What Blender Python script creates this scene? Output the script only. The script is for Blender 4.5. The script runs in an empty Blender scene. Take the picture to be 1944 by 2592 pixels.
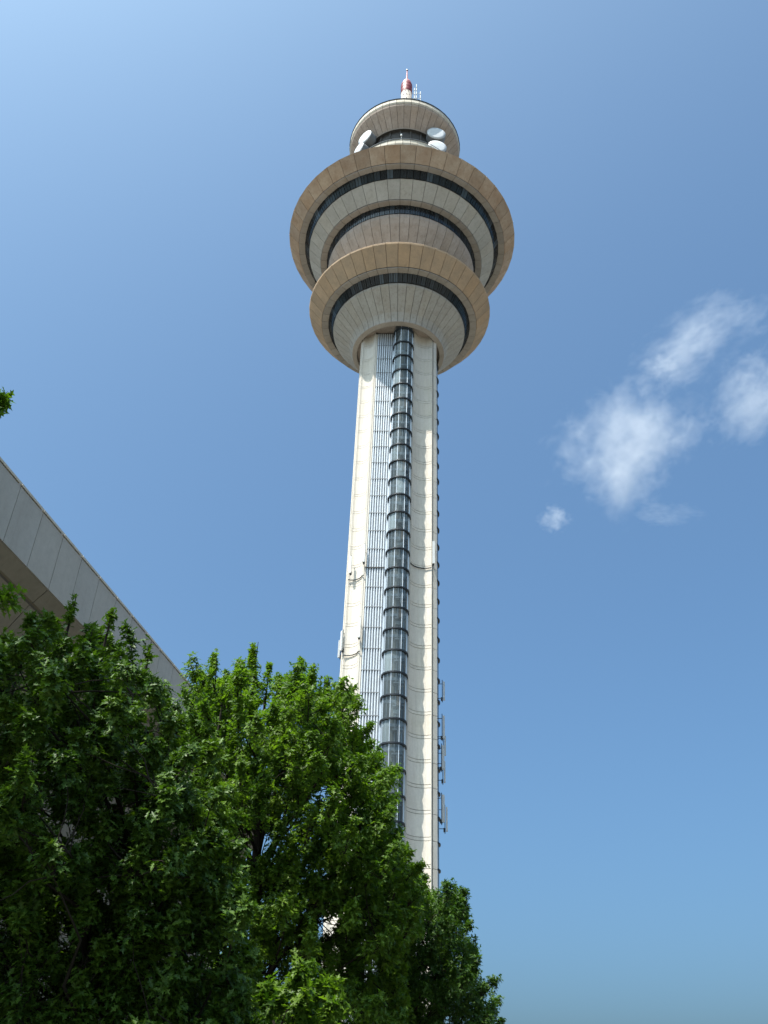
import bpy, math, random
import numpy as np
from mathutils import Vector, Matrix
R = math.radians
random.seed(7)
rng = np.random.default_rng(11)
sc = bpy.context.scene

# ------------------------------------------------------------------ camera, sky, sun, exposure
FOC = 2300.0; PITCH = 0.6154107; ROLL = 0.0388382; SW, SH = 1944.0, 2592.0
fw = Vector((0, math.cos(PITCH), math.sin(PITCH))); up0 = Vector((0, -math.sin(PITCH), math.cos(PITCH))); rt0 = Vector((1, 0, 0))
RT = math.cos(ROLL)*rt0 + math.sin(ROLL)*up0; UP = -math.sin(ROLL)*rt0 + math.cos(ROLL)*up0
EYE = 1.6
cam_d = bpy.data.cameras.new('camera'); cam = bpy.data.objects.new('camera', cam_d); sc.collection.objects.link(cam)
m = Matrix((RT, UP, -fw)).transposed().to_4x4(); m.translation = Vector((0, 0, EYE)); cam.matrix_world = m
cam_d.sensor_fit = 'VERTICAL'; cam_d.sensor_height = 24; cam_d.lens = FOC/SH*24
cam_d.clip_start = 0.1; cam_d.clip_end = 30000
sc.camera = cam

SUN_EL, SUN_AZ = R(62.6), R(180+44)       # azimuth clockwise from +Y
world = bpy.data.worlds.new('World'); sc.world = world; world.use_nodes = True
wn = world.node_tree; wn.nodes.clear()
sky = wn.nodes.new('ShaderNodeTexSky'); sky.sky_type = 'NISHITA'; sky.sun_disc = False
sky.sun_elevation = SUN_EL; sky.sun_rotation = SUN_AZ; sky.air_density = 0.9; sky.dust_density = 7.0; sky.ozone_density = 8.0; sky.altitude = 50
bg = wn.nodes.new('ShaderNodeBackground'); bg.inputs['Strength'].default_value = 0.137
wo = wn.nodes.new('ShaderNodeOutputWorld')
wb = wn.nodes.new('ShaderNodeMix'); wb.data_type = 'RGBA'; wb.blend_type = 'MULTIPLY'; wb.inputs[0].default_value = 1; wb.inputs[7].default_value = (.785, 1, .965, 1)
wn.links.new(sky.outputs[0], wb.inputs[6]); wn.links.new(wb.outputs[2], bg.inputs[0]); wn.links.new(bg.outputs[0], wo.inputs[0])
sun_d = bpy.data.lights.new('sun', 'SUN'); sun_d.energy = 5.0; sun_d.angle = R(0.53); sun_d.color = (1, 0.95, 0.87)
sun = bpy.data.objects.new('sun', sun_d); sc.collection.objects.link(sun)
sdir = Vector((math.sin(SUN_AZ)*math.cos(SUN_EL), math.cos(SUN_AZ)*math.cos(SUN_EL), math.sin(SUN_EL)))
sun.rotation_euler = sdir.to_track_quat('Z', 'Y').to_euler()
vs = sc.view_settings; vs.view_transform = 'Standard'; vs.look = 'None'; vs.gamma = 1; vs.exposure = 0.85; vs.use_curve_mapping = False
sc.render.engine = 'CYCLES'
cy = sc.cycles
cy.use_denoising = True; cy.use_adaptive_sampling = True; cy.adaptive_threshold = 0.01
cy.max_bounces = 8; cy.diffuse_bounces = 4; cy.glossy_bounces = 3; cy.transmission_bounces = 4; cy.transparent_max_bounces = 12; cy.volume_bounces = 1

# ------------------------------------------------------------------ helpers
def ray(X, Y):
    d = fw + (X-SW/2)/FOC*RT - (Y-SH/2)/FOC*UP
    return d.normalized()
def at(X, Y, dist):          # photo pixel + horizontal distance -> point
    d = ray(X, Y); k = dist/math.hypot(d.x, d.y)
    return Vector((d.x*k, d.y*k, d.z*k+EYE))
def tag(o, label=None, cat=None, group=None, kind=None):
    for k, v in (('label', label), ('category', cat), ('group', group), ('kind', kind)):
        if v: o[k] = v
    return o
def mesh(name, verts, faces, mat, smooth=False):
    me = bpy.data.meshes.new(name); me.from_pydata([tuple(v) for v in verts], [], faces)
    me.materials.append(mat)
    if smooth: me.polygons.foreach_set('use_smooth', [True]*len(me.polygons))
    me.validate(); me.update(); return me
def put(name, me, parent=None, loc=(0, 0, 0), rotz=0.0, kind=None):
    o = bpy.data.objects.new(name, me); sc.collection.objects.link(o); o.parent = parent
    o.location = loc; o.rotation_euler = (0, 0, rotz)
    if kind: o['kind'] = kind
    return o
def empty(name, loc):
    o = bpy.data.objects.new(name, None); sc.collection.objects.link(o); o.location = loc; o.empty_display_size = 0.5
    return o
class MB:
    def __init__(s): s.v = []; s.f = []
    def add(s, v, f):
        b = len(s.v); s.v += [tuple(x) for x in v]; s.f += [tuple(i+b for i in q) for q in f]; return s
    def box(s, x0, x1, y0, y1, z0, z1):
        v = [(x, y, z) for x in (x0, x1) for y in (y0, y1) for z in (z0, z1)]
        return s.add(v, [(0, 1, 3, 2), (4, 6, 7, 5), (0, 4, 5, 1), (2, 3, 7, 6), (0, 2, 6, 4), (1, 5, 7, 3)])
    def tube(s, pts, rad, n=8, cap=True):
        pts = [Vector(p) for p in pts]; rs = rad if isinstance(rad, (list, tuple)) else [rad]*len(pts)
        v = []; prev = None
        for i, p in enumerate(pts):
            d = (pts[min(i+1, len(pts)-1)]-pts[max(i-1, 0)]).normalized()
            a = prev if prev is not None else (Vector((1, 0, 0)) if abs(d.x) < .9 else Vector((0, 1, 0)))
            a = (a-d*a.dot(d)).normalized(); prev = a; b = d.cross(a)
            for k in range(n):
                t = 2*math.pi*k/n; v.append(p+a*math.cos(t)*rs[i]+b*math.sin(t)*rs[i])
        f = [(i*n+k, i*n+(k+1) % n, (i+1)*n+(k+1) % n, (i+1)*n+k) for i in range(len(pts)-1) for k in range(n)]
        if cap: f += [tuple(range(n))[::-1], tuple((len(pts)-1)*n+k for k in range(n))]
        return s.add(v, f)
    def lathe(s, prof, n=96, close=False):
        v = [(r*math.sin(2*math.pi*k/n), -r*math.cos(2*math.pi*k/n), z) for r, z in prof for k in range(n)]
        P = len(prof); rg = range(P) if close else range(P-1)
        f = [(i*n+k, i*n+(k+1) % n, ((i+1) % P)*n+(k+1) % n, ((i+1) % P)*n+k) for i in rg for k in range(n)]
        return s.add(v, f)
    def prism(s, line, thick, z0, z1):
        # plan polyline with its outward side on the right-hand of travel, given thickness
        n = len(line); L = [Vector((p[0], p[1])) for p in line]; back = []
        for i in range(n):
            d = (L[min(i+1, n-1)]-L[max(i-1, 0)]).normalized(); nn = Vector((-d.y, d.x))
            back.append(L[i]+nn*thick)
        v = [(p.x, p.y, z) for z in (z0, z1) for p in L] + [(p.x, p.y, z) for z in (z0, z1) for p in back]
        f = []
        for i in range(n-1):
            f += [(i, i+1, n+i+1, n+i), (2*n+i+1, 2*n+i, 3*n+i, 3*n+i+1), (i+1, i, 2*n+i, 2*n+i+1), (n+i, n+i+1, 3*n+i+1, 3*n+i)]
        f += [(0, n, 3*n, 2*n), (n-1, 3*n-1, 4*n-1, 2*n-1)]
        return s.add(v, f)
    def build(s, name, mat, smooth=False): return mesh(name, s.v, s.f, mat, smooth)

# ------------------------------------------------------------------ materials
def new_mat(name):
    mt = bpy.data.materials.new(name); mt.use_nodes = True; nt = mt.node_tree
    return mt, nt, nt.nodes['Principled BSDF']
def noise(nt, scale, coord, detail=6, rough=.6, dist=0):
    n = nt.nodes.new('ShaderNodeTexNoise'); n.inputs['Scale'].default_value = scale; n.inputs['Detail'].default_value = detail
    n.inputs['Roughness'].default_value = rough; n.inputs['Distortion'].default_value = dist
    nt.links.new(coord, n.inputs['Vector']); return n.outputs['Fac']
def ramp(nt, fac, stops):
    r = nt.nodes.new('ShaderNodeValToRGB'); e = r.color_ramp.elements
    while len(e) < len(stops): e.new(.5)
    for i, (p, c) in enumerate(stops): e[i].position = p; e[i].color = (*c, 1) if len(c) == 3 else c
    nt.links.new(fac, r.inputs[0]); return r.outputs[0]
def mixc(nt, fac, a, b, mode='MIX'):
    n = nt.nodes.new('ShaderNodeMix'); n.data_type = 'RGBA'; n.blend_type = mode
    for sock, val in ((n.inputs[0], fac), (n.inputs[6], a), (n.inputs[7], b)):
        if hasattr(val, 'is_linked') or hasattr(val, 'links'): nt.links.new(val, sock)
        elif isinstance(val, tuple): sock.default_value = (*val, 1)
        else: sock.default_value = val
    return n.outputs[2]
def concrete(name, base, stain, amount=.5, streak=.35, vary=.10, rough=.85):
    mt, nt, bs = new_mat(name)
    tc = nt.nodes.new('ShaderNodeTexCoord'); geo = nt.nodes.new('ShaderNodeNewGeometry')
    pos = geo.outputs['Position']
    oi = nt.nodes.new('ShaderNodeObjectInfo'); sc_ = nt.nodes.new('ShaderNodeVectorMath'); sc_.operation = 'SCALE'
    sc_.inputs[0].default_value = (31, 17, 23); nt.links.new(oi.outputs['Random'], sc_.inputs['Scale'])
    ap = nt.nodes.new('ShaderNodeVectorMath'); ap.operation = 'ADD'; nt.links.new(pos, ap.inputs[0]); nt.links.new(sc_.outputs[0], ap.inputs[1])
    big = noise(nt, .35, ap.outputs[0], 5, .65)
    c = mixc(nt, ramp(nt, big, [(.35, (0, 0, 0)), (.7, (amount,)*3)]), base, stain)
    mp = nt.nodes.new('ShaderNodeMapping'); mp.inputs['Scale'].default_value = (2.2, 2.2, .12); nt.links.new(ap.outputs[0], mp.inputs['Vector'])
    st = noise(nt, 1.0, mp.outputs[0], 6, .7)
    dk = tuple(x*.62 for x in stain)
    c = mixc(nt, ramp(nt, st, [(.5, (0, 0, 0)), (.75, (streak,)*3)]), c, dk)
    fine = noise(nt, 3.5, pos, 8, .75)
    c = mixc(nt, .5, c, ramp(nt, fine, [(.3, (.72,)*3), (.7, (1.0,)*3)]), 'MULTIPLY')
    c = mixc(nt, 1.0, c, ramp(nt, oi.outputs['Random'], [(0, (1-vary, 1-vary, 1-vary)), (.5, (1, 1, 1)), (1, (1-vary*.3, 1-vary*.6, 1-vary))]), 'MULTIPLY')
    nt.links.new(c, bs.inputs['Base Color']); bs.inputs['Roughness'].default_value = rough
    bs.inputs['Specular IOR Level'].default_value = .25
    bp = nt.nodes.new('ShaderNodeBump'); bp.inputs['Strength'].default_value = .25; bp.inputs['Distance'].default_value = .03
    nt.links.new(fine, bp.inputs['Height']); nt.links.new(bp.outputs[0], bs.inputs['Normal'])
    return mt
def plain(name, col, rough=.5, metal=0.0, vary=.15, spec=.5):
    mt, nt, bs = new_mat(name); geo = nt.nodes.new('ShaderNodeNewGeometry')
    n = noise(nt, 1.7, geo.outputs['Position'], 6, .7)
    c = mixc(nt, 1.0, col, ramp(nt, n, [(.3, (1-vary,)*3), (.7, (1,)*3)]), 'MULTIPLY')
    nt.links.new(c, bs.inputs['Base Color']); bs.inputs['Roughness'].default_value = rough; bs.inputs['Metallic'].default_value = metal
    bs.inputs['Specular IOR Level'].default_value = spec
    return mt
M_white = concrete('pale_concrete', (.50, .485, .455), (.37, .345, .30), .6, .5)
M_bowl = concrete('weathered_bowl_concrete', (.45, .425, .385), (.34, .305, .26), .6, .6, .07)
M_shaft = concrete('shaft_concrete', (.655, .61, .545), (.56, .51, .42), .55, .3, .06)
M_tan = concrete('tan_concrete', (.53, .415, .315), (.38, .25, .165), .9, .5, .20)
M_tan2 = concrete('sandy_concrete', (.53, .375, .245), (.38, .29, .205), .9, .4, .14)
M_pink = concrete('pinkish_concrete', (.48, .40, .345), (.34, .27, .215), .7, .55, .09)
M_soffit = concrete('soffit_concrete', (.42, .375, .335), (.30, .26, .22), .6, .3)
M_cap = concrete('bright_concrete', (.62, .58, .50), (.50, .43, .34), .5, .3)
M_joint = plain('joint_filler', (.10, .09, .08), .9, 0, .3)
M_build = concrete('building_concrete', (.48, .45, .405), (.38, .35, .305), .5, .2, .05)
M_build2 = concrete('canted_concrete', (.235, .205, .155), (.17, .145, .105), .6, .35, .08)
M_steel = plain('dark_steel', (.035, .042, .05), .45, .3)
M_frame = plain('grey_steel', (.50, .54, .58), .35, .5)
M_pipe = plain('blue_grey_cladding', (.56, .60, .64), .35, .15, .15)
M_mull = plain('black_window_frame', (.012, .014, .016), .6)
M_edge = plain('matt_dark_edge', (.05, .055, .065), .95, 0, .1, .05)
M_red = plain('red_paint', (.26, .018, .024), .5, 0, .35)
M_pinkp = plain('faded_red_paint', (.62, .22, .20), .5, 0, .2)
M_dish = plain('white_radome', (.50, .52, .54), .5, 0, .08)
M_dark = plain('dark_recess', (.07, .065, .06), .9)
M_drum = plain('dish_drum', (.20, .21, .22), .6)
M_wht = plain('white_antenna', (.62, .63, .62), .5)
M_mast = plain('mast_paint', (.33, .295, .26), .8, 0, .3)
M_bark = plain('bark', (.028, .023, .018), .95, 0, .5, .1)
def glass_mat(name, tint, rough, transp, dark=(.02, .025, .03)):
    mt, nt, bs = new_mat(name)
    oi = nt.nodes.new('ShaderNodeObjectInfo')
    c = ramp(nt, oi.outputs['Random'], [(0, dark), (.6, tuple(x*2.0 for x in dark)), (.86, tuple(x*3.2 for x in dark)), (1, tuple(x*8 for x in dark))])
    nt.links.new(c, bs.inputs['Base Color']); bs.inputs['Roughness'].default_value = rough; bs.inputs['Specular IOR Level'].default_value = .45
    tr = nt.nodes.new('ShaderNodeBsdfTransparent'); tr.inputs[0].default_value = (*tint, 1)
    mx = nt.nodes.new('ShaderNodeMixShader'); mx.inputs[0].default_value = transp
    out = nt.nodes['Material Output']
    nt.links.new(bs.outputs[0], mx.inputs[1]); nt.links.new(tr.outputs[0], mx.inputs[2]); nt.links.new(mx.outputs[0], out.inputs[0])
    return mt
M_win = glass_mat('dark_window_glass', (.3, .33, .35), .12, .12, (.012, .016, .020))
M_lift = glass_mat('lift_glass', (.66, .72, .74), .15, .52, (.060, .072, .076))

# ------------------------------------------------------------------ ground
def ground_mat():
    mt, nt, bs = new_mat('paving_and_grass'); geo = nt.nodes.new('ShaderNodeNewGeometry')
    a = noise(nt, .04, geo.outputs['Position'], 5, .6); b = noise(nt, 2.5, geo.outputs['Position'], 6, .7)
    c = ramp(nt, a, [(.42, (.04, .055, .025)), (.5, (.15, .138, .122)), (.62, (.20, .18, .16))])
    c = mixc(nt, .5, c, ramp(nt, b, [(.3, (.6,)*3), (.7, (1,)*3)]), 'MULTIPLY')
    nt.links.new(c, bs.inputs['Base Color']); bs.inputs['Roughness'].default_value = .9
    return mt
g = 9000.0
put('ground', mesh('ground', [(-g, -g, 0), (g, -g, 0), (g, g, 0), (-g, g, 0)], [(0, 1, 2, 3)], ground_mat()), kind='structure')

# ------------------------------------------------------------------ television tower
TX, TD = 1.33, 108.61
tower = empty('television_tower', (TX, TD, EYE))      # local z = height above eye level; the shaft runs down to -1.6
tag(tower, 'tall concrete television tower with stacked round pods, glass lift tube and red mast', 'television tower')
N = 48
HA = math.pi/N
PHASE = R(1.0)
def ring_panels(name, prof, thick, mat, core_mat=M_joint, gap=.065, n=N, phase=None):
    """closed slab following the profile (outer side), one per bay, all sharing a mesh"""
    P = len(prof); inner = []
    for i in range(P):
        a = Vector(prof[max(i-1, 0)]); b = Vector(prof[min(i+1, P-1)]); d = (b-a).normalized()
        inner.append(Vector(prof[i]) + Vector((d.y, -d.x))*thick)     # towards the axis/up for a top-down profile
    ha = math.pi/n; v = []
    for pr_ in (prof, inner):
        for s in (-1, 1):
            for r, z in pr_:
                t = s*(ha-gap*.5/max(r, .1)); v.append((r*math.sin(t), -r*math.cos(t), z))
    f = []
    for i in range(P-1):
        f += [(i, i+1, P+i+1, P+i), (2*P+i+1, 2*P+i, 3*P+i, 3*P+i+1), (i+1, i, 2*P+i, 2*P+i+1), (P+i, P+i+1, 3*P+i+1, 3*P+i)]
    f += [(0, P, 3*P, 2*P), (P-1, 3*P-1, 4*P-1, 2*P-1)]
    me = mesh(name, v, f, mat)
    ph = PHASE if phase is None else phase
    for k in range(n): put(name, me, tower, rotz=k*2*ha+ph)
def poly_lathe(prof, n=N, close=False):
    mb = MB(); mb.lathe(prof, n, close)
    c, s = math.cos(HA+PHASE), math.sin(HA+PHASE)
    mb.v = [(x*c-y*s, x*s+y*c, z) for x, y, z in mb.v]
    return mb
# --- disc at the very top
ring_panels('top_rim_panel', [(11.13, 166.95), (11.16, 166.1), (11.0, 165.75)], .15, M_cap)  # brighter concrete stands in for sun caught by the upright rim
ring_panels('top_disc_panel', [(10.97, 165.7), (10.85, 165.3), (10.4, 164.7), (9.8, 164.0), (8.9, 162.8), (8.24, 161.9)], .15, M_pink)
put('top_disc_core', poly_lathe([(10.95, 166.9), (10.85, 166.0), (10.6, 165.4), (10.2, 164.9), (8.2, 162.05), (7.4, 161.95), (7.4, 154.0), (10.4, 153.9), (10.4, 152.0), (9.4, 149), (9.4, 138), (8, 137.6)]).build('top_disc_core', M_dark), tower)
put('roof_edge', poly_lathe([(11.2, 166.97), (11.26, 167.15), (11.1, 167.2)]).build('roof_edge', M_edge), tower)
put('top_roof', poly_lathe([(11.1, 167.18), (10.7, 167.0), (2.0, 167.3), (0.2, 167.3)]).build('top_roof', M_drum), tower)
put('recess_wall', poly_lathe([(7.6, 161.8), (7.6, 154.2)]).build('recess_wall', M_dark), tower)
put('ceiling_rail', poly_lathe([(8.3, 161.85), (8.22, 161.7), (8.1, 161.85)]).build('ceiling_rail', M_soffit), tower)
mb = MB()
for k in range(24):
    t = 2*math.pi*(k+.5)/24; x, y = 7.75*math.sin(t), -7.75*math.cos(t)
    mb.tube([(x, y, 154.1), (x, y, 161.8)], .12, 6)
put('recess_posts', mb.build('recess_posts', M_joint), tower)
# --- terrace
ring_panels('terrace_panel', [(10.86, 153.97), (10.8, 153.0), (10.5, 152.2), (9.6, 151.3)], .15, M_cap)
put('terrace_floor', poly_lathe([(10.8, 153.7), (7.6, 153.75)]).build('terrace_floor', M_soffit), tower)
put('terrace_rail', poly_lathe([(11.0, 154.0), (11.05, 154.12), (10.9, 154.12)], close=True).build('terrace_rail', M_drum), tower)
# --- big pod: rim, glass, middle ring, glass, bowl
ring_panels('upper_rim_panel', [(20.45, 137.35), (20.69, 137.03), (18.8, 134.75)], .18, M_tan)
ring_panels('upper_soffit_panel', [(18.72, 134.70), (17.65, 134.88)], -.12, M_soffit)
ring_panels('middle_ring_panel', [(16.55, 133.5), (16.75, 133.3), (14.54, 130.9)], .18, M_white)
ring_panels('middle_soffit_panel', [(14.46, 130.85), (13.39, 130.95)], -.12, M_soffit)
ring_panels('bowl_panel', [(12.85, 129.05), (13.04, 128.9), (12.98, 128.2), (12.55, 127.2), (11.7, 125.8), (10.6, 124.2), (9.7, 122.4), (9.2, 120.5), (9.1, 118.7)], .15, M_pink)
put('upper_pod_core', poly_lathe([(7.6, 138.6), (14, 138.2), (20.2, 137.1), (18.7, 135.0), (17.1, 135.05), (16.3, 133.5), (16.2, 133.2), (14.4, 131.1), (12.9, 131.1), (12.65, 129.2), (12.7, 128.9), (12.7, 128.2), (12.3, 127.2), (11.4, 125.8), (10.3, 124.2), (9.4, 122.4), (8.9, 120.5), (8.8, 118.0)]).build('upper_pod_core', M_joint), tower)
put('upper_pod_roof', poly_lathe([(20.45, 137.36), (14, 138.35), (7.6, 138.75)]).build('upper_pod_roof', M_soffit), tower)
# --- lower pod
ring_panels('lower_rim_panel', [(15.0, 118.75), (15.38, 118.65), (15.57, 118.38), (15.5, 118.1), (13.24, 115.32)], .18, M_tan2)
ring_panels('lower_soffit_panel', [(13.16, 115.25), (12.06, 115.33)], -.12, M_soffit)
ring_panels('lower_bowl_panel', [(10.9, 114.0), (11.15, 113.8), (11.1, 113.45), (8.25, 110.3), (7.95, 109.75), (7.72, 109.2), (7.66, 108.82)], .15, M_bowl)
put('lower_pod_core', poly_lathe([(8.8, 119.0), (15.0, 118.55), (15.2, 118.3), (13.1, 115.5), (11.6, 115.5), (10.85, 113.95), (10.8, 113.6), (8.05, 110.3), (7.5, 109.6), (7.2, 108.95)]).build('lower_pod_core', M_joint), tower)
put('lower_pod_roof', poly_lathe([(15.0, 118.76), (9.0, 119.15)]).build('lower_pod_roof', M_soffit), tower)
put('collar', poly_lathe([(7.66, 108.8), (7.64, 108.74), (6.92, 108.53), (6.86, 108.58), (6.84, 109.5), (7.3, 109.5)]).build('collar', M_soffit), tower)
put('collar_ceiling', poly_lathe([(6.84, 109.4), (0.5, 109.45)]).build('collar_ceiling', M_pink), tower)
# --- window bands: 96 panes each, frames between
def window_band(top, bot, n=96):
    (r1, z1), (r0, z0) = top, bot; ha = math.pi/n; v = []
    for dr in (0, -.06):
        for s in (-1, 1):
            for r, z in ((r1, z1), (r0, z0)):
                t = s*(ha-.06/r); v.append(((r+dr)*math.sin(t), -(r+dr)*math.cos(t), z))
    me = mesh('window_pane', v, [(0, 1, 3, 2), (5, 4, 6, 7), (1, 0, 4, 5), (2, 3, 7, 6), (0, 2, 6, 4), (3, 1, 5, 7)], M_win)
    for k in range(n): put('window_pane', me, tower, rotz=PHASE+(k+.5)*2*ha)
    mb = MB()
    for k in range(n):
        t = PHASE+k*2*ha; w = .03/r0
        vv = []
        for dr in (.05, -.1):
            for s in (-1, 1):
                for r, z in ((r1, z1), (r0, z0)):
                    vv.append(((r+dr)*math.sin(-t+s*w), -(r+dr)*math.cos(-t+s*w), z))
        mb.add(vv, [(0, 1, 3, 2), (5, 4, 6, 7), (1, 0, 4, 5), (2, 3, 7, 6), (0, 2, 6, 4), (3, 1, 5, 7)])
    put('window_frame', mb.build('window_frame', M_mull), tower)
window_band((17.62, 134.86), (16.85, 133.42))
window_band((13.36, 130.9), (13.06, 129.05))
window_band((12.04, 115.3), (11.25, 113.95))
# --- mast
mp = empty('mast', (0, 0, 0)); mp.parent = tower
mastb = MB().lathe([(1.17, 167.5), (1.17, 188.9), (.2, 188.95)], 32).build('mast_drum', M_mast, True); put('mast_drum', mastb, mp)
mb = MB()
for z in (172, 175, 178, 181, 184.6, 186.2, 187.6):
    for k in range(10):
        t = 2*math.pi*(k+.5*(int(z) % 2))/10
        mb.box(1.13*math.sin(t)-.07, 1.13*math.sin(t)+.07, -1.25*math.cos(t)-.04, -1.25*math.cos(t)+.04, z-.09, z+.09)
put('mast_fixing', mb.build('mast_fixing', M_steel), mp)
put('red_band', MB().lathe([(1.19, 187.9), (1.22, 188.0), (1.22, 191.3), (1.05, 192.0), (.85, 192.5), (.6, 192.9), (.05, 193.0)], 32).build('red_band', M_red, True), mp)
mb = MB()
for z in (188.4, 189.6, 190.8): mb.lathe([(1.22, z-.05), (1.26, z-.03), (1.26, z+.03), (1.22, z+.05)], 32)
put('band_hoop', mb.build('band_hoop', plain('deep_red_paint', (.16, .015, .02), .6)), mp)
put('cone_cap', MB().lathe([(.92, 192.35), (.88, 192.6), (.62, 192.95), (.30, 193.1), (.26, 193.2)], 24).build('cone_cap', M_pinkp, True), mp)
put('spire', MB().tube([(0, 0, 193), (0, 0, 195), (0, 0, 197.5)], [.26, .17, .09], 10).build('spire', M_pinkp), mp)
put('beacon', MB().tube([(0, 0, 197.4), (0, 0, 197.55), (0, 0, 197.9), (0, 0, 198)], [.08, .2, .2, .08], 8).build('beacon', M_steel), mp)
mb = MB()
for x, y, z0, z1 in ((1.75, 0, 184.5, 190.3), (2.15, -.3, 184.0, 190.9), (3.05, -.1, 181.5, 189.0)):
    mb.tube([(x, y, z0), (x, y, z1)], .09, 6)
    for z in np.arange(z0+.3, z1, 1.5): mb.tube([(x, y-.1, z), (x, y-.1, z+1.0)], .11, 6)
for z in (184.2, 186.4, 188.4): mb.tube([(1.1, 0, z), (3.05, -.1, z)], .045, 5)
mb.tube([(3.05, -.1, 167.5), (3.05, -.1, 182)], .06, 6); mb.tube([(1.9, 0, 167.5), (1.9, 0, 184.6)], .06, 6)
put('dipole_antenna', mb.build('dipole_antenna', M_wht), mp)
# --- dishes on the terrace
def dish(x, y, z, az, r=1.78, depth=1.9):
    root = empty('dish_antenna', (x, y, z)); root.parent = tower; root.rotation_euler = (0, 0, az)    # local -Y is the face
    def rot(v): return [(a, -c, b) for a, b, c in v]      # lathe axis z -> -y
    mb = MB().lathe([(r, -.02), (r+.03, -.1), (r+.02, -depth*.75), (r*.75, -depth), (.3, -depth-.25), (.05, -depth-.25)], 36); mb.v = rot(mb.v)
    put('drum', mb.build('drum', M_drum), root)
    mb = MB().lathe([(r+.02, -.1), (r+.02, 0), (r*.7, .05), (.02, .08)], 36); mb.v = rot(mb.v)
    put('radome', mb.build('radome', M_dish, True), root)
    mb = MB().tube([(0, depth+.3, -(z-153.8)), (0, depth+.3, 1.6)], .13, 8)
    mb.tube([(0, depth, 0), (0, depth+.35, 0)], .35, 10)
    for s in (-1, 1): mb.tube([(s*.9, depth*.8, -.9), (0, depth+.3, -1.9 if z > 158 else -1.2)], .06, 5)
    put('mount', mb.build('mount', M_frame), root)
DISHES = [(5.9, -8.2, 160.6, R(6)), (6.1, -8.2, 156.3, R(8)), (-7.9, -6.3, 161.3, R(-42), 1.65, 2.0), (-9.0, -5.6, 158.3, R(-52), 1.5, 1.8)]
for a in DISHES: dish(*a)
mb = MB().tube([(-.8, -7.9, 157.2), (-.8, -7.9, 158.4)], .1, 6); mb.lathe([(.28, 158.2), (.3, 158.5), (.1, 158.9)], 10)
mb2 = MB(); mb2.tube([(-.8, -8.0, 154), (-.8, -8.0, 160)], .06, 6); mb2.tube([(-.8, -8.1, 157.2), (-.8, -8.1, 157.9)], .25, 8); mb2.tube([(-.8, -8.1, 159.4), (-.8, -8.1, 159.9)], .2, 8)
put('terrace_lamp', mb2.build('terrace_lamp', M_wht), tower)

# --- shaft: three lobed facades (front, right, left), local facade frame: x along, -y outward
FACADES = [R(-3.3), R(-3.3+120), R(-3.3-120)]     # positive turns the outward normal to the right of the camera
def FR(phi): return phi            # rotation about z that turns -Y to the right is positive
FLOOR = 3.0
Z0R = 105.2
LEFTC = [(-5.60, -3.62), (-5.3, -3.5), (-4.9, -3.5), (-4.45, -3.66), (-4.05, -3.95), (-3.75, -4.35), (-3.64, -4.75)]
RIGHTC = [(2.81, -4.75), (2.95, -4.40), (3.3, -3.97), (3.8, -3.62), (4.4, -3.44), (5.0, -3.46), (5.60, -3.62)]
floors = [Z0R-FLOOR*k for k in range(-1, 34)]
JZ = 1.85
def concave_mesh(line, z0, z1, name): return MB().prism(line, .12, z0, z1).build(name, M_shaft)
band_l, band_r = (concave_mesh(l, 0, .34, 'joint_band') for l in (LEFTC, RIGHTC))
pan_l, pan_r = (concave_mesh(l, .40, 2.94, 'concrete_panel') for l in (LEFTC, RIGHTC))
top_l, top_r = (concave_mesh(l, .40, 2.36, 'concrete_panel') for l in (LEFTC, RIGHTC))
OFFS = [0.0, .42, 0.0]; TSH = [0.0, -1.5, 0.0]
def fpos(fi, z=0.0):
    p = FACADES[fi]; return (math.sin(p)*OFFS[fi], -math.cos(p)*OFFS[fi], z)
def core_line(phi, off=0.0):
    pts = [(x, y+.10) for x, y in LEFTC] + [(-3.45, -4.62), (-3.2, -4.62), (-3.1, -4.5), (-.7, -4.5), (-.6, -4.62), (-.45, -4.4), (2.5, -4.4), (2.6, -4.62)] + [(x, y+.10) for x, y in RIGHTC]
    c, s = math.cos(phi), math.sin(phi); pts = [(x, y-off) for x, y in pts]
    return [(x*c-y*s, x*s+y*c) for x, y in pts]
cl = core_line(FACADES[0]) + core_line(FACADES[1], OFFS[1]) + core_line(FACADES[2])
n = len(cl)
put('shaft_core', mesh('shaft_core', [(x, y, -1.6) for x, y in cl]+[(x, y, 109.45) for x, y in cl], [(i, (i+1) % n, n+(i+1) % n, n+i) for i in range(n)], M_joint), tower)
CT, CB, CR = 1.04, 5.25, 1.45      # lift tube: centre along facade, outward centre, glass radius
def uline(r, back, n=16):
    pts = [(CT-r, -back)]
    for k in range(n+1):
        t = -math.pi/2+math.pi*k/n; pts.append((CT+r*math.sin(t), -(CB+r*math.cos(t))))
    return pts+[(CT+r, -back)]
ring_me = MB().prism(uline(CR+.16, 4.5), .22, -.11, .11)
ring_me.prism(uline(CR+.22, 4.5), .08, .02, .09); ring_me.prism(uline(CR+.22, 4.5), .08, -.09, -.02)
ring_me = ring_me.build('lift_ring', M_steel)
MULL = [R(a) for a in (-90, -60, -14, 32, 76, 90)]
pane_me = []
for a0, a1 in zip(MULL[:-1], MULL[1:]):
    if a1-a0 < R(20): a1 = a1
    st = 5; line = [(CT+CR*math.sin(a0+.03+(a1-a0-.06)*i/st), -(CB+CR*math.cos(a0+.03+(a1-a0-.06)*i/st))) for i in range(st+1)]
    mb = MB(); v = [(x, y, z) for z in (.12, FLOOR-.12) for x, y in line]; nn = st+1
    mb.add(v, [(i, i+1, nn+i+1, nn+i) for i in range(st)]); pane_me.append(mb.build('lift_pane', M_lift, True))
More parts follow.
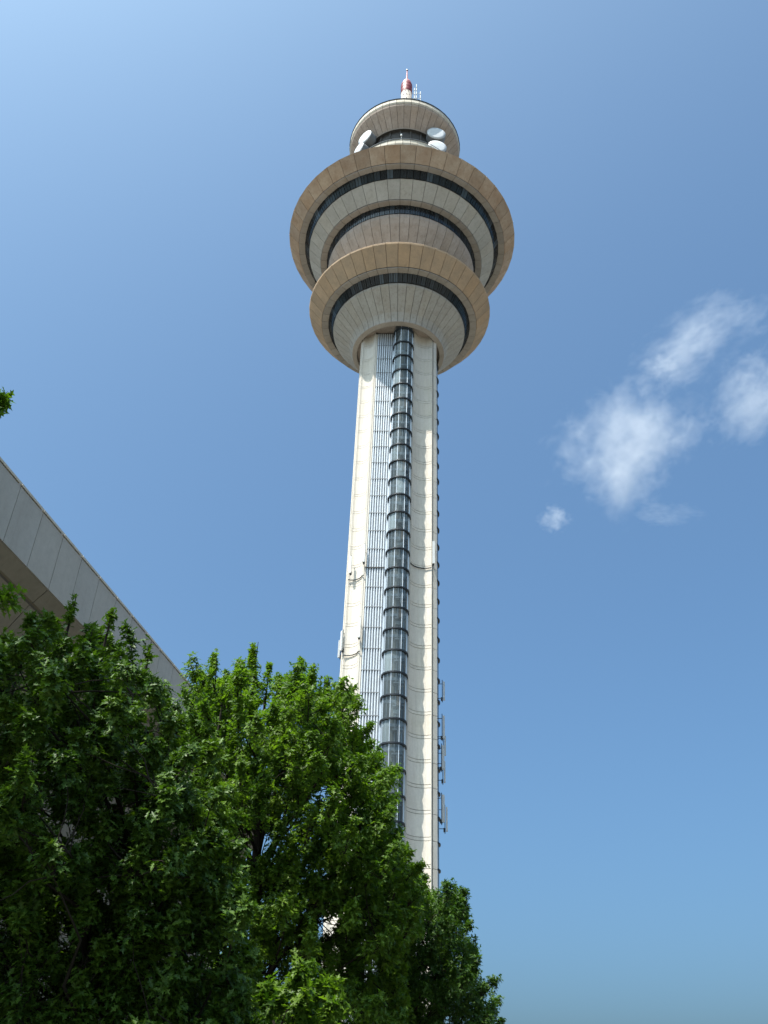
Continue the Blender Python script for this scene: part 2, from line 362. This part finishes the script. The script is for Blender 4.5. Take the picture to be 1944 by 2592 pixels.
def bar(name, x, y, w, d, z0, z1, mat): return MB().box(x-w/2, x+w/2, y-d/2, y+d/2, z0, z1).build(name, mat)
corner = MB().prism([(5.64, -3.62), (5.72, -3.50), (5.75, -3.38)], .10, -1.6, 108.9)
corner_me = corner.build('corner_rib', M_shaft)
corner2 = MB().prism([(5.79, -3.30), (5.86, -3.16), (5.90, -3.0)], .14, -1.6, 108.9).build('corner_rib', M_shaft)
strip_defs = [(-3.62, -3.42, -4.78), (-3.40, -3.18, -4.72), (-.70, -.50, -4.78), (2.58, 2.79, -4.78)]
strip_me = [MB().box(a, b, y, y+.2, -1.6, 108.9).build('edge_strip', M_shaft if i != 2 else M_frame) for i, (a, b, y) in enumerate(strip_defs)]
pipe_me = []
for k in range(7):
    x = -2.98+k*.345; v = MB(); pts = []
    for j in range(9):
        t = -math.pi/2+math.pi*j/8; pts.append((x+.12*math.sin(t), -(4.66+.17*math.cos(t))))
    nn = 9; v.add([(a, b, z) for z in (-1.6, 108.9) for a, b in pts], [(i, i+1, nn+i+1, nn+i) for i in range(8)]); pipe_me.append(v.build('metal_pipe', M_pipe, True))
back_me = MB().box(-3.2, -.66, -4.66, -4.56, -1.6, 108.9).build('pipe_backing', plain('backing_sheet', (.16, .18, .20), .6))
clamp_me = MB().box(-3.17, -.72, -4.84, -4.60, -.04, .04).build('clamp_band', M_drum)
for fi, phi in enumerate(FACADES):
    q = FR(phi)
    for me in strip_me: put('edge_strip', me, tower, fpos(fi), q)
    put('corner_rib', corner_me, tower, fpos(fi), q); put('corner_rib', corner2, tower, fpos(fi), q)
    px_ = 3.75 if fi == 1 else 0
    sh = Vector((math.cos(q)*px_, math.sin(q)*px_, 0))
    put('pipe_backing', back_me, tower, Vector(fpos(fi))+sh, q)
    for me in pipe_me: put('metal_pipe', me, tower, Vector(fpos(fi))+sh, q)
    for z in floors:
        zj = z+JZ-FLOOR
        if zj < 0: continue
        put('joint_band', band_l, tower, fpos(fi, zj), q); put('joint_band', band_r, tower, fpos(fi, zj), q)
        last = zj+FLOOR > 109
        put('concrete_panel', top_l if last else pan_l, tower, fpos(fi, zj), q); put('concrete_panel', top_r if last else pan_r, tower, fpos(fi, zj), q)
        put('clamp_band', clamp_me, tower, Vector(fpos(fi, z+1.1-FLOOR))+sh, q)
    if fi == 1:
        cpm = MB().prism([(5.67, -3.70), (6.16, -3.34)], .12, .03, 2.97).build('corner_panel', M_shaft)
        for z in floors:
            if z+JZ-FLOOR > 0: put('corner_panel', cpm, tower, (0, 0, z+JZ-FLOOR))
    if fi == 2: continue
    tub = empty('lift_tube', Vector(fpos(fi))+Vector((math.cos(q)*TSH[fi], math.sin(q)*TSH[fi], 0))); tub.parent = tower; tub.rotation_euler = (0, 0, q)
    for i, z in enumerate(floors):
        if z < 1: continue
        put('lift_ring', ring_me, tub, (0, 0, z))
        for me in pane_me: put('lift_pane', me, tub, (0, 0, z))
    for a in MULL[1:-1]:
        put('lift_mullion', bar('lift_mullion', CT+(CR+.03)*math.sin(a), -(CB+(CR+.03)*math.cos(a)), .085, .085, -1.6, 109.3, M_frame), tub)
    for a in (CT-CR-.02, CT+CR+.02):
        put('lift_mullion', MB().box(a-.06, a+.06, -CB, -4.5, -1.6, 109.3).build('lift_mullion', M_frame), tub)
    mb = MB()
    for x, y in ((CT-.9, -4.75), (CT+.2, -4.75), (CT+1.0, -4.8), (CT+.55, -5.3)): mb.box(x-.06, x+.06, y-.08, y+.08, -1.6, 109.3)
    for z in floors:
        mb.box(CT-1.3, CT+1.3, -4.66, -4.5, z-.2, z+.2); mb.box(CT-.1, CT+1.2, -5.4, -4.6, z-.9, z-.75)
    put('guide_rail', mb.build('guide_rail', M_frame), tub)
    put('lift_back_wall', MB().box(CT-1.43, CT+1.43, -4.5, -4.42, -1.6, 109.3).build('lift_back_wall', concrete('lift_wall', (.42, .42, .40), (.3, .3, .28))), tub)
    sb = MB().box(-.38, .38, -.2, .2, -.22, .22).build('service_box', M_wht)
    sb2 = MB().box(-.26, .26, -.3, .3, -1.0, 1.0).build('service_cabinet', M_pink)
    for k in range(1, 34, 4):
        z = Z0R-FLOOR*k-.9
        if z > 2:
            put('service_box', sb, tub, (CT+.35, -5.9, z+2.0)); put('service_cabinet', sb2, tub, (CT+.6, -5.6, z+3.9))
# --- phone antennas on the shaft
def panel_antenna(x, y, z, az, h=2.0, w=.32, arm=.7):
    root = empty('panel_antenna', (x, y, z)); root.parent = tower; root.rotation_euler = (0, 0, az)
    put('antenna_body', MB().box(-w/2, w/2, -arm-.2, -arm, -h/2, h/2).build('antenna_body', M_wht), root)
    mb = MB().tube([(0, -arm+.12, -h/2-.3), (0, -arm+.12, h/2+.3)], .05, 6)
    for s in (-1, 1): mb.tube([(0, 0, s*h*.4), (0, -arm+.1, s*h*.4)], .045, 5)
    mb.box(-.12, .12, -arm+.05, -arm+.3, -h/2-.1, -h/2+.35)
    put('antenna_bracket', mb.build('antenna_bracket', M_steel), root)
def cable(line, z, rad=.07):
    c, s = math.cos(FACADES[0]), math.sin(FACADES[0])
    pts = [((x*c-(y-.16)*s), (x*s+(y-.16)*c), z) for x, y in line]
    put('cable_rail', MB().tube(pts, rad, 6).build('cable_rail', M_steel), tower)
for z in (63.0, 51.8): cable(LEFTC+[(-3.4, -4.8)], z)
cable(RIGHTC, 65.0); cable([(-3.4, -4.75), (-.6, -4.75)], 64.3, .05)
for x, y, z, az, h in ((-5.45, -3.6, 65.0, R(-20), 2.6), (-3.75, -4.75, 66.2, R(-10), 2.8), (-5.8, -3.2, 53.8, R(-50), 2.8), (-6.0, -2.6, 53.0, R(-75), 2.4), (-3.85, -4.75, 54.9, R(-10), 2.8), (5.55, -3.75, 67.4, R(15), 3.6)):
    panel_antenna(x, y, z, az, h, .3, .35)
for x, y, z, az, h in ((6.1, 1.2, 49.3, R(80), 2.5), (6.0, .4, 44.0, R(75), 3.0), (6.2, 1.3, 42.0, R(85), 2.4), (5.9, .2, 40.0, R(70), 3.0), (6.1, 1.1, 38.6, R(85), 2.6), (5.9, -.2, 33.6, R(60), 3.2), (6.3, .9, 32.8, R(85), 2.8)):
    panel_antenna(x+.35, y-.3, z, az, h, .4, .8)

# ------------------------------------------------------------------ concrete building on the left
BAZ = R(11.86); W_ = 18.0
bd = Vector((math.sin(BAZ), math.cos(BAZ), 0)); bn = Vector((-bd.y, bd.x, 0))     # bn points left, away from the camera
K = W_/12.0
ZT, ZB = 12.67*K+EYE, 11.08*K+EYE
bld = empty('concrete_building', (bd*30+bn*(W_+6)).to_tuple())
tag(bld, 'grey concrete building with a jointed roof fascia over a canted underside, behind the trees', 'building')
inv = Matrix.Translation(-Vector(bld.location))
def bp(s, w, z): return (bd*s + bn*w + Vector((0, 0, z))) - Vector(bld.location)
def slab(name, s0, s1, prof, thick_w, mat, par=bld):
    """prof: list of (w, z) on the visible side; closed at thick_w deeper"""
    P = len(prof); v = [bp(s, w, z) for s in (s0, s1) for w, z in prof] + [bp(s, w+thick_w, z) for s in (s0, s1) for w, z in prof]
    f = []
    for i in range(P-1): f += [(i, P+i, P+i+1, i+1), (2*P+i, 2*P+i+1, 3*P+i+1, 3*P+i)]
    f += [(0, 2*P, 3*P, P), (P-1, 2*P-1, 4*P-1, 3*P-1)]
    f += [(i, i+1, 2*P+i+1, 2*P+i) for i in range(P-1)] + [(P+i+1, P+i, 3*P+i, 3*P+i+1) for i in range(P-1)]
    return put(name, mesh(name, v, f, mat), par)
js = [14.29+(k-3)*1.08 for k in range(0, 3)] + [15.27, 16.35, 17.42, 18.47, 19.54, 20.66, 21.77]
js += [21.77+1.09*k for k in range(1, 15)]
js = [11.05, 12.1, 13.2] + js[2:3] + js[3:]
js = sorted(set(round(x, 2) for x in js)); js = [x*K for x in js]
for i, (a, b) in enumerate(zip(js[:-1], js[1:])):
    g_ = .022 if i % 2 else .010
    slab('fascia_panel', a+g_, b-g_, [(W_+.06, ZT+.02), (W_, ZT-.05), (W_, ZB)], .35, M_build)
s_end = js[-1]; s_start = js[0]
c1w, c1z = W_+.47, ZB-.53
for i in range(0, len(js)-2, 3):
    a, b = js[i], js[min(i+3, len(js)-1)]
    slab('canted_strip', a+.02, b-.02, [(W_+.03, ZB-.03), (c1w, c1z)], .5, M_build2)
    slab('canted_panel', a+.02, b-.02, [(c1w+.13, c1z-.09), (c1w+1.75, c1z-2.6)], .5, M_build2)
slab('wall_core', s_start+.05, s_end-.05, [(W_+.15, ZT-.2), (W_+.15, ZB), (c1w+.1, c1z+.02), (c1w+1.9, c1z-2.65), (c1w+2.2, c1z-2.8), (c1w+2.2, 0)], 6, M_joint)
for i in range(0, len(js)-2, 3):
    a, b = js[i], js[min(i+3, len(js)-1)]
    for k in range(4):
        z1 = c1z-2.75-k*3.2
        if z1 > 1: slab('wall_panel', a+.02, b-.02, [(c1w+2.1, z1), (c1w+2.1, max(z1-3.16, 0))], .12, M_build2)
for a, b in zip(js[:-1], js[1:]):
    slab('roof_flashing', a+.012, b-.012, [(W_+.5, ZT+.09), (W_-.035, ZT+.075), (W_-.04, ZT-.02)], .03, M_cap)
slab('roof_slab', s_start, s_end, [(W_+.42, ZT-.05), (W_+.42, ZT-.4)], 12, M_build)

# ------------------------------------------------------------------ trees
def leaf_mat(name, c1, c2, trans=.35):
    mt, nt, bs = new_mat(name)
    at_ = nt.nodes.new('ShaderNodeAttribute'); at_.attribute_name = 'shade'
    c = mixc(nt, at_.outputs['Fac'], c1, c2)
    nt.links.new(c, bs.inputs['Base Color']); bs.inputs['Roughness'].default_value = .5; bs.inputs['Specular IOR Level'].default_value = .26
    tr = nt.nodes.new('ShaderNodeBsdfTranslucent')
    c2_ = mixc(nt, 1.0, c, (1.5, 1.7, .5), 'MULTIPLY'); nt.links.new(c2_, tr.inputs[0])
    mx = nt.nodes.new('ShaderNodeMixShader'); mx.inputs[0].default_value = trans
    out = nt.nodes['Material Output']
    nt.links.new(bs.outputs[0], mx.inputs[1]); nt.links.new(tr.outputs[0], mx.inputs[2]); nt.links.new(mx.outputs[0], out.inputs[0])
    return mt
half = [(.00, .0), (.00, .3), (.00, .6), (.00, 1.0), (.05, .16), (.22, .33), (.07, .38), (.29, .62), (.09, .64), (.20, .88), (.05, .84)]
LV = np.array([(x, y, .22*abs(x)-.10*y*y) for x, y in half] + [(-x, y, .22*abs(x)-.10*y*y) for x, y in half[4:]])
ht = [(0, 4, 1), (4, 5, 6), (4, 6, 1), (1, 6, 2), (6, 7, 8), (6, 8, 2), (2, 8, 3), (8, 9, 10), (8, 10, 3)]
LF = ht + [tuple((i if i < 4 else i+7) for i in t)[::-1] for t in ht]
LF = np.array(LF)
LEAF_FULL = (LV, LF)
h2 = [(.00, .0), (.00, 1.0), (.23, .36), (.07, .42), (.29, .66), (.10, .70)]
LV2 = np.array([(x, y, .22*abs(x)-.10*y*y) for x, y in h2] + [(-x, y, .22*abs(x)-.10*y*y) for x, y in h2[2:]])
t2 = [(0, 2, 3), (0, 3, 5), (3, 4, 5), (0, 5, 1)]
LF2 = np.array(t2 + [tuple((i if i < 2 else i+4) for i in t)[::-1] for t in t2])
LEAF_LIGHT = (LV2, LF2)
def leaf_frames(pos, d, nrm, size, LV=LV):
    """arrays: leaf base positions, directions, normals, sizes -> vertices"""
    d = d/np.linalg.norm(d, axis=1, keepdims=True)
    x = np.cross(d, nrm); x /= np.linalg.norm(x, axis=1, keepdims=True)+1e-9; z = np.cross(x, d)
    wv = rng.uniform(.85, 1.25, len(pos))[:, None, None]
    return pos[:, None] + size[:, None, None]*(LV[None, :, 0:1]*x[:, None]*wv + LV[None, :, 1:2]*d[:, None] + LV[None, :, 2:3]*z[:, None])
def leaf_object(name, V, shade, mat, parent, kind=None, origin=Vector((0, 0, 0)), shape=None):
    LV, LF = shape; n = len(V); me = bpy.data.meshes.new(name)
    me.vertices.add(n*len(LV)); me.vertices.foreach_set('co', (V-np.array(origin)).reshape(-1).astype(np.float32))
    F = (LF[None]+(np.arange(n)*len(LV))[:, None, None]).reshape(-1)
    nf = n*len(LF); me.loops.add(nf*3); me.loops.foreach_set('vertex_index', F.astype(np.int32))
    me.polygons.add(nf); me.polygons.foreach_set('loop_start', np.arange(0, nf*3, 3, dtype=np.int32))
    at_ = me.attributes.new('shade', 'FLOAT', 'POINT'); at_.data.foreach_set('value', np.repeat(shade, len(LV)).astype(np.float32))
    me.materials.append(mat); me.update(calc_edges=True)
    o = bpy.data.objects.new(name, me); sc.collection.objects.link(o); o.parent = parent
    if kind: o['kind'] = kind
    return o
def unit(n):
    v = rng.normal(size=(n, 3)); return v/np.linalg.norm(v, axis=1, keepdims=True)
def sprays(centre, axis, length, radius, n_tip, leaf, up=.3):
    """shoots growing from the line centre..centre+axis*length; each tip carries a whorl of leaves"""
    centre = np.array(centre); axis = np.array(axis, float); axis /= np.linalg.norm(axis)
    t = rng.uniform(0, 1, n_tip)**.8; rad = radius*(1.05-t*.75)
    off = unit(n_tip); off[:, 2] = off[:, 2]*.6
    tip = centre + axis*(t*length)[:, None] + off*(rad*rng.uniform(.35, 1, n_tip))[:, None]
    tipdir = off*.8 + axis*.6 + np.array([0, 0, up])
    P, D, Nn, S = [], [], [], []
    k = 8
    for j in range(k):
        ang = 2*math.pi*(j/k)+rng.uniform(0, 1, n_tip)*.7
        td = tipdir/np.linalg.norm(tipdir, axis=1, keepdims=True)
        a = np.cross(td, np.array([.3, .2, 1.])); a /= np.linalg.norm(a, axis=1, keepdims=True); b = np.cross(td, a)
        out = a*np.cos(ang)[:, None]+b*np.sin(ang)[:, None]
        dd = out*rng.uniform(.7, 1.1, n_tip)[:, None] + td*rng.uniform(.1, .7, n_tip)[:, None]; dd[:, 2] -= rng.uniform(.0, .55, n_tip)
        dd += unit(n_tip)*.45
        P.append(tip - td*rng.uniform(0, 1.3, n_tip)[:, None]*leaf); D.append(dd); Nn.append(td*.7+unit(n_tip)*.55+np.array([0, 0, .5])); S.append(leaf*rng.uniform(.5, 1.12, n_tip))
    return np.concatenate(P), np.concatenate(D), np.concatenate(Nn), np.concatenate(S), tip
def inside(poly, x, y):
    c = False; j = len(poly)-1
    for i in range(len(poly)):
        if (poly[i][1] > y) != (poly[j][1] > y) and x < (poly[j][0]-poly[i][0])*(y-poly[i][1])/(poly[j][1]-poly[i][1])+poly[i][0]: c = not c
        j = i
    return c
S_ = SW/1659.0
def grow(poly, n, dist, depth, px, holes=(), seed=1, over=0.0):
    """cluster centres spread through the crown's volume; a crown that fills this part of the view"""
    rs = random.Random(seed); out = []; xs = [p[0] for p in poly]; ys = [p[1] for p in poly]; tries = 0
    while len(out) < n and tries < n*200:
        tries += 1
        x = rs.uniform(min(xs), max(xs)); y = rs.uniform(min(ys), max(ys))
        if not inside(poly, x, y): continue
        if any(math.hypot((x-h[0])/h[2], (y-h[1])/h[3]) < 1 for h in holes): continue
        f_ = (max(ys)-y)/(max(ys)-min(ys))        # vase-shaped: top made to overhang and shade the lower front
        d = rs.uniform(dist-depth-over*(f_-.35), dist+depth+over*.4*(f_-.35))
        if rs.random() < .13: d -= .4*over
        p = at(x*S_, y*S_, d)
        if any((p-q).length < px for q in out): continue
        out.append(p)
    return out
def limb(mb, a, b, r0, r1, rs, sag=.0):
    a, b = Vector(a), Vector(b); L = (b-a).length; pts = [a]; k = 4
    for i in range(1, k):
        t = i/k; p = a.lerp(b, t)+Vector((rs.uniform(-1, 1), rs.uniform(-1, 1), rs.uniform(-.2, 1)))*L*.05; pts.append(p)
    pts.append(b); mb.tube(pts, [r0+(r1-r0)*i/k for i in range(k+1)], 6)
def tree(name, base, trunk_top, clusters, leaf, rad, tips, mat, label, trunk_r=.16, plume=(), seed=3, singles=0, length=.5, upb=.3, shape=LEAF_LIGHT, br_r=.016, group='oak trees in front of the concrete building'):
    rs = random.Random(seed); root = empty(name, base); tag(root, label, 'tree', group)
    o = Vector(base); mb = MB(); T = Vector(trunk_top)
    tr = [o, o.lerp(T, .3)+Vector((.08, .05, 0)), o.lerp(T, .6)+Vector((-.07, .1, 0)), T]
    mb.tube([p-o for p in tr], [trunk_r, trunk_r*.8, trunk_r*.55, trunk_r*.12], 12)
    put('trunk', mb.build('trunk', M_bark, True), root)
    br = MB(); V = []; SH_ = []; mains = []
    for ci, c in enumerate(clusters):
        dz = max(.0, c.z-o.z); h = max(1.2, c.z-rs.uniform(.6, 1.8)*(1.2 if plume else 1)); t = min(.97, max(.12, (h-o.z)/(T.z-o.z)))
        st = o.lerp(T, t); out = Vector((c.x-st.x, c.y-st.y, 0)); out = out.normalized() if out.length > .01 else Vector((0, -1, 0))
        if ci % 7 == 0:
            limb(br, st-o, c-o, br_r*rs.uniform(1.2, 2.6), .008, rs); mains.append(c)
        else:
            q_ = min(mains, key=lambda m_: (m_-c).length + max(0, m_.z-c.z)); st = q_.lerp(T, .12) if rs.random() < .5 else q_
            if (st-c).length < 1.2: limb(br, st-o, c-o, br_r*rs.uniform(.4, .9), .005, rs)
        ax = out*rs.uniform(.3, .8)+Vector((0, 0, rs.uniform(.4, 1.2)))
        P, D, Nn, S, tip = sprays(c, ax, length*rs.uniform(.7, 1.3), rad*rs.uniform(.75, 1.25), int(tips*rs.uniform(.7, 1.3)), leaf, upb)
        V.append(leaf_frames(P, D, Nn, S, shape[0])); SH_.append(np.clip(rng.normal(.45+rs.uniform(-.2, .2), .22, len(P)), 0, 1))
        for q in tip[::6]: br.tube([c-o, (Vector(q)+c)/2-o+Vector((0, 0, .03)), Vector(q)-o], [.010, .006, .003], 3, cap=False)
    for c, hgt, w in plume:
        P, D, Nn, S, tip = sprays(c, (rs.uniform(-.12, .12), rs.uniform(-.1, .1), 1), hgt, w, int(tips*1.3*hgt/.8), leaf*.85, .9)
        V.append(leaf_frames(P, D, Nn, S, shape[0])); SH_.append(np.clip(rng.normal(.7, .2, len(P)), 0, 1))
        br.tube([Vector(c)-o-Vector((0, 0, .6)), Vector(c)-o+Vector((0, 0, hgt))], [.03, .006], 4)
    br_o = put('branches', br.build('branches', M_bark), root)
    V = np.concatenate(V); SH_ = np.concatenate(SH_)
    if singles:
        cam_p = np.array([0, 0, EYE]); dd = np.linalg.norm(V[:, 0]-cam_p, axis=1)
        # the leaves that show largest: nearest ones inside the view
        q = V[:, 0]-cam_p; dep = q@np.array(fw); X = SW/2+FOC*(q@np.array(RT))/dep; Y = SH/2-FOC*(q@np.array(UP))/dep
        dd[(X < 5) | (X > SW) | (Y > SH-5)] += 100
        idx = np.argsort(dd)[:singles]
        for i in idx: leaf_object('leaf', V[i:i+1], SH_[i:i+1], mat, root, None, o, shape)
        keep = np.ones(len(V), bool); keep[idx] = False; V = V[keep]; SH_ = SH_[keep]
    leaf_object('crown', V, SH_, mat, root, 'stuff', o, shape)
    return root
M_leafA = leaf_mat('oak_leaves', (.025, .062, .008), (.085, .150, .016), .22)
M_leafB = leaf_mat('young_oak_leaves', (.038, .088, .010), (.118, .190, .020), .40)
M_leafC = leaf_mat('dark_oak_leaves', (.026, .066, .010), (.070, .130, .016), .3)  # deeper leaf green for the rightmost tree
# near tree on the left
plA = [(at(150*S_, 1345*S_, 12.3), .42, .13), (at(105*S_, 1385*S_, 12.0), .35, .16), (at(232*S_, 1365*S_, 12.2), .38, .18), (at(320*S_, 1420*S_, 12.4), .25, .16), (at(190*S_, 1400*S_, 11.6), .3, .2), (at(50*S_, 1410*S_, 11.8), .3, .2)]
polyA = [(-120, 1420), (0, 1430), (60, 1400), (105, 1365), (150, 1385), (225, 1360), (275, 1392), (320, 1425), (342, 1485), (362, 1550), (412, 1590), (460, 1670), (480, 1790), (520, 1900), (520, 2060), (500, 2280), (-120, 2280)]
hA = [(165, 1830, 44, 34), (150, 2030, 44, 30)]
clA = grow(polyA, 640, 12.7, 1.4, .20, hA, 5, 1.7); print('A', len(clA))
tree('oak_tree', (-3.0, 12.6, 0), (-3.1, 12.5, 6.4), clA, .125, .34, 27, M_leafA, 'dark leafy oak filling the lower left corner, closest of the trees', .17, plume=plA, seed=4, singles=240, length=.30)
# middle tree, brighter, upright shoots
polyB = [(420, 1500), (450, 1480), (500, 1500), (545, 1450), (590, 1490), (640, 1470), (690, 1510), (735, 1520), (760, 1600), (795, 1655), (832, 1695), (825, 1745), (842, 1775), (815, 1810), (855, 1865), (890, 1915), (895, 1970), (870, 2050), (850, 2280), (480, 2280), (460, 1900), (430, 1700)]
hB = [(535, 1855, 42, 40), (610, 1790, 26, 26), (500, 2070, 50, 50), (700, 1730, 30, 30), (700, 2010, 50, 24)]
clB = grow(polyB, 680, 20.3, 2.1, .31, hB, 6, 3.6); print('B', len(clB))
pl = []
for x, y, hgt in ((450, 1500, .75), (480, 1520, .5), (520, 1500, .8), (545, 1490, 1.0), (575, 1500, .7), (610, 1530, .7), (640, 1510, .9), (665, 1530, .6), (695, 1545, .8), (738, 1560, .9), (760, 1620, .5), (600, 1600, .7), (720, 1600, .7), (500, 1580, .7)):
    pl.append((at(x*S_, y*S_, 19.3+random.uniform(-.9, .9)), hgt*1.15, .21))
tree('oak_tree', (-1.9, 20.2, 0), (-2.6, 19.8, 10.2), clB, .125, .46, 36, M_leafB, 'bright green oak with upright shoots, standing in front of the tower shaft', .2, plume=pl, seed=8, length=.6)
# right tree, darker and lower
polyC = [(850, 1900), (895, 1910), (935, 1965), (985, 1945), (1005, 1995), (1010, 2060), (1015, 2110), (1045, 2150), (1085, 2280), (820, 2280), (820, 2080)]
clC = grow(polyC, 190, 23.7, 1.8, .38, (), 9, 1.5); print('C', len(clC))
pl = [(at(985*S_, 1965*S_, 23.5), .6, .3), (at(950*S_, 1985*S_, 23.5), .5, .3), (at(1015*S_, 2090*S_, 23.3), .4, .3)]
tree('oak_tree', (.2, 24.0, 0), (.1, 23.8, 6.6), clC, .125, .46, 38, M_leafC, 'low dark oak at the foot of the tower, rightmost of the trees', .16, plume=pl, seed=9, length=.5)
# low young tree at the bottom edge
polyD = [(560, 2150), (600, 2125), (650, 2120), (700, 2130), (715, 2300), (520, 2300)]
clD = grow(polyD, 30, 15.0, .6, .35, (), 12)
tree('oak_tree', (-1.9, 15.1, 0), (-1.85, 15.0, 3.3), clD, .165, .35, 18, M_leafB, 'small young oak whose bright top just shows at the bottom edge', .08, seed=12, length=.3)
# tall tree beyond the left edge of the picture: only a sprig shows
clE = [at(-24*S_, 878*S_, 10.5), at(-45*S_, 860*S_, 10.6), at(-40*S_, 900*S_, 10.4), at(-6*S_, 1300*S_, 10.6), at(-30*S_, 1290*S_, 10.7)]
rsE = random.Random(21)
for k in range(420):  # unseen crown, made tall and dense to shade the near left oak
    a = rsE.uniform(0, 6.28); r_ = 3.4*rsE.uniform(.05, 1)**.5; z_ = rsE.uniform(7.5, 24.0); r_ *= min(1.0, (25-z_)/6)
    clE.append(Vector((-9.9+r_*math.cos(a), 6.6+r_*math.sin(a), z_)))
clE = [c for i, c in enumerate(clE) if i < 5 or (fw.dot(c-Vector((0, 0, EYE))) > 0 and SW/2+FOC*RT.dot(c-Vector((0, 0, EYE)))/fw.dot(c-Vector((0, 0, EYE))) < -150)]
tree('oak_tree', (-9.9, 6.9, 0), (-9.7, 6.7, 22.5), clE, .17, .34, 14, M_leafB, 'tall oak beyond the left edge of which only a leafy sprig shows against the sky', .34, seed=22, length=.25)

# ------------------------------------------------------------------ clouds
def cloud(X, Y, w, h, dens, label, seed, scale=1.0, rot=0.0, thr=.5):
    d = ray(X, Y); dist = 2200.0; p = Vector((d.x, d.y, d.z))*dist + Vector((0, 0, EYE))
    k = dist/FOC
    rs = random.Random(seed)
    mb = MB(); n = 20
    v = []; f = []
    for i in range(9):
        th = math.pi*i/8
        for j in range(n):
            ph = 2*math.pi*j/n; v.append((math.sin(th)*math.cos(ph), math.sin(th)*math.sin(ph), math.cos(th)))
    for i in range(8):
        for j in range(n): f.append((i*n+j, (i+1)*n+j, (i+1)*n+(j+1) % n, i*n+(j+1) % n))
    mt = bpy.data.materials.new('cloud_vapour'); mt.use_nodes = True; nt = mt.node_tree; nt.nodes.clear()
    out = nt.nodes.new('ShaderNodeOutputMaterial'); pv = nt.nodes.new('ShaderNodeVolumePrincipled')
    pv.inputs['Color'].default_value = (1, 1, 1, 1); pv.inputs['Anisotropy'].default_value = .35
    tc = nt.nodes.new('ShaderNodeTexCoord'); ob = tc.outputs['Object']
    ad = nt.nodes.new('ShaderNodeVectorMath'); ad.operation = 'ADD'; ad.inputs[1].default_value = (seed*3.7, seed*1.9, seed*5.1)
    nt.links.new(ob, ad.inputs[0])
    nz = noise(nt, 1.25*scale, ad.outputs[0], 3, .5, .3)
    nf = noise(nt, 4.2*scale, ad.outputs[0], 7, .62, .5)
    ln = nt.nodes.new('ShaderNodeVectorMath'); ln.operation = 'LENGTH'; nt.links.new(ob, ln.inputs[0])
    def mth(op, a, b, clamp=False):
        mm = nt.nodes.new('ShaderNodeMath'); mm.operation = op; mm.use_clamp = clamp
        for i_, q in enumerate((a, b)):
            if isinstance(q, (int, float)): mm.inputs[i_].default_value = q
            else: nt.links.new(q, mm.inputs[i_])
        return mm.outputs[0]
    fall = mth('MULTIPLY', mth('POWER', ln.outputs['Value'], 2.0), .30)
    body = mth('ADD', mth('MULTIPLY', nz, .52), mth('MULTIPLY', nf, .48))
    val = mth('SUBTRACT', body, mth('ADD', fall, thr-.115))
    val = mth('MULTIPLY', mth('MAXIMUM', val, 0.0), dens)
    nt.links.new(val, pv.inputs['Density']); nt.links.new(pv.outputs[0], out.inputs['Volume'])
    me = mesh('cloud', v, f, mt)
    o = put('cloud', me); o.location = p; o.scale = (w*k/2, w*k/2*.6, h*k/2); o.rotation_mode = 'QUATERNION'
    o.rotation_quaternion = (Matrix((RT, -UP.cross(RT), UP)).transposed().to_3x3() @ Matrix.Rotation(rot, 3, 'Y')).to_quaternion()
    tag(o, label, 'cloud')
    mt.cycles.volume_step_rate = .6 if hasattr(mt.cycles, 'volume_step_rate') else 1
CL = .031
cloud(1590, 1135, 500, 450, CL, 'largest ragged white cloud right of the tower shaft', 1, 1.3, R(-25))
cloud(1765, 865, 480, 260, CL*.6, 'thin torn cloud above the largest one, reaching up towards the right edge', 2, 1.4, R(-30))
cloud(1675, 930, 140, 120, CL*1.5, 'small round cloud at the lower left end of the torn one, just above the largest', 8, 1.0)
cloud(1915, 995, 380, 300, CL*1.0, 'white cloud cut off by the right edge of the picture', 3, 1.2, R(-38))
cloud(1402, 1310, 120, 100, CL*2.2, 'tiny cloud puff, lowest and closest to the tower', 4, 1.0)
cloud(1690, 1300, 240, 90, CL*.55, 'faint streak of cloud below the largest one', 5, 1.5)
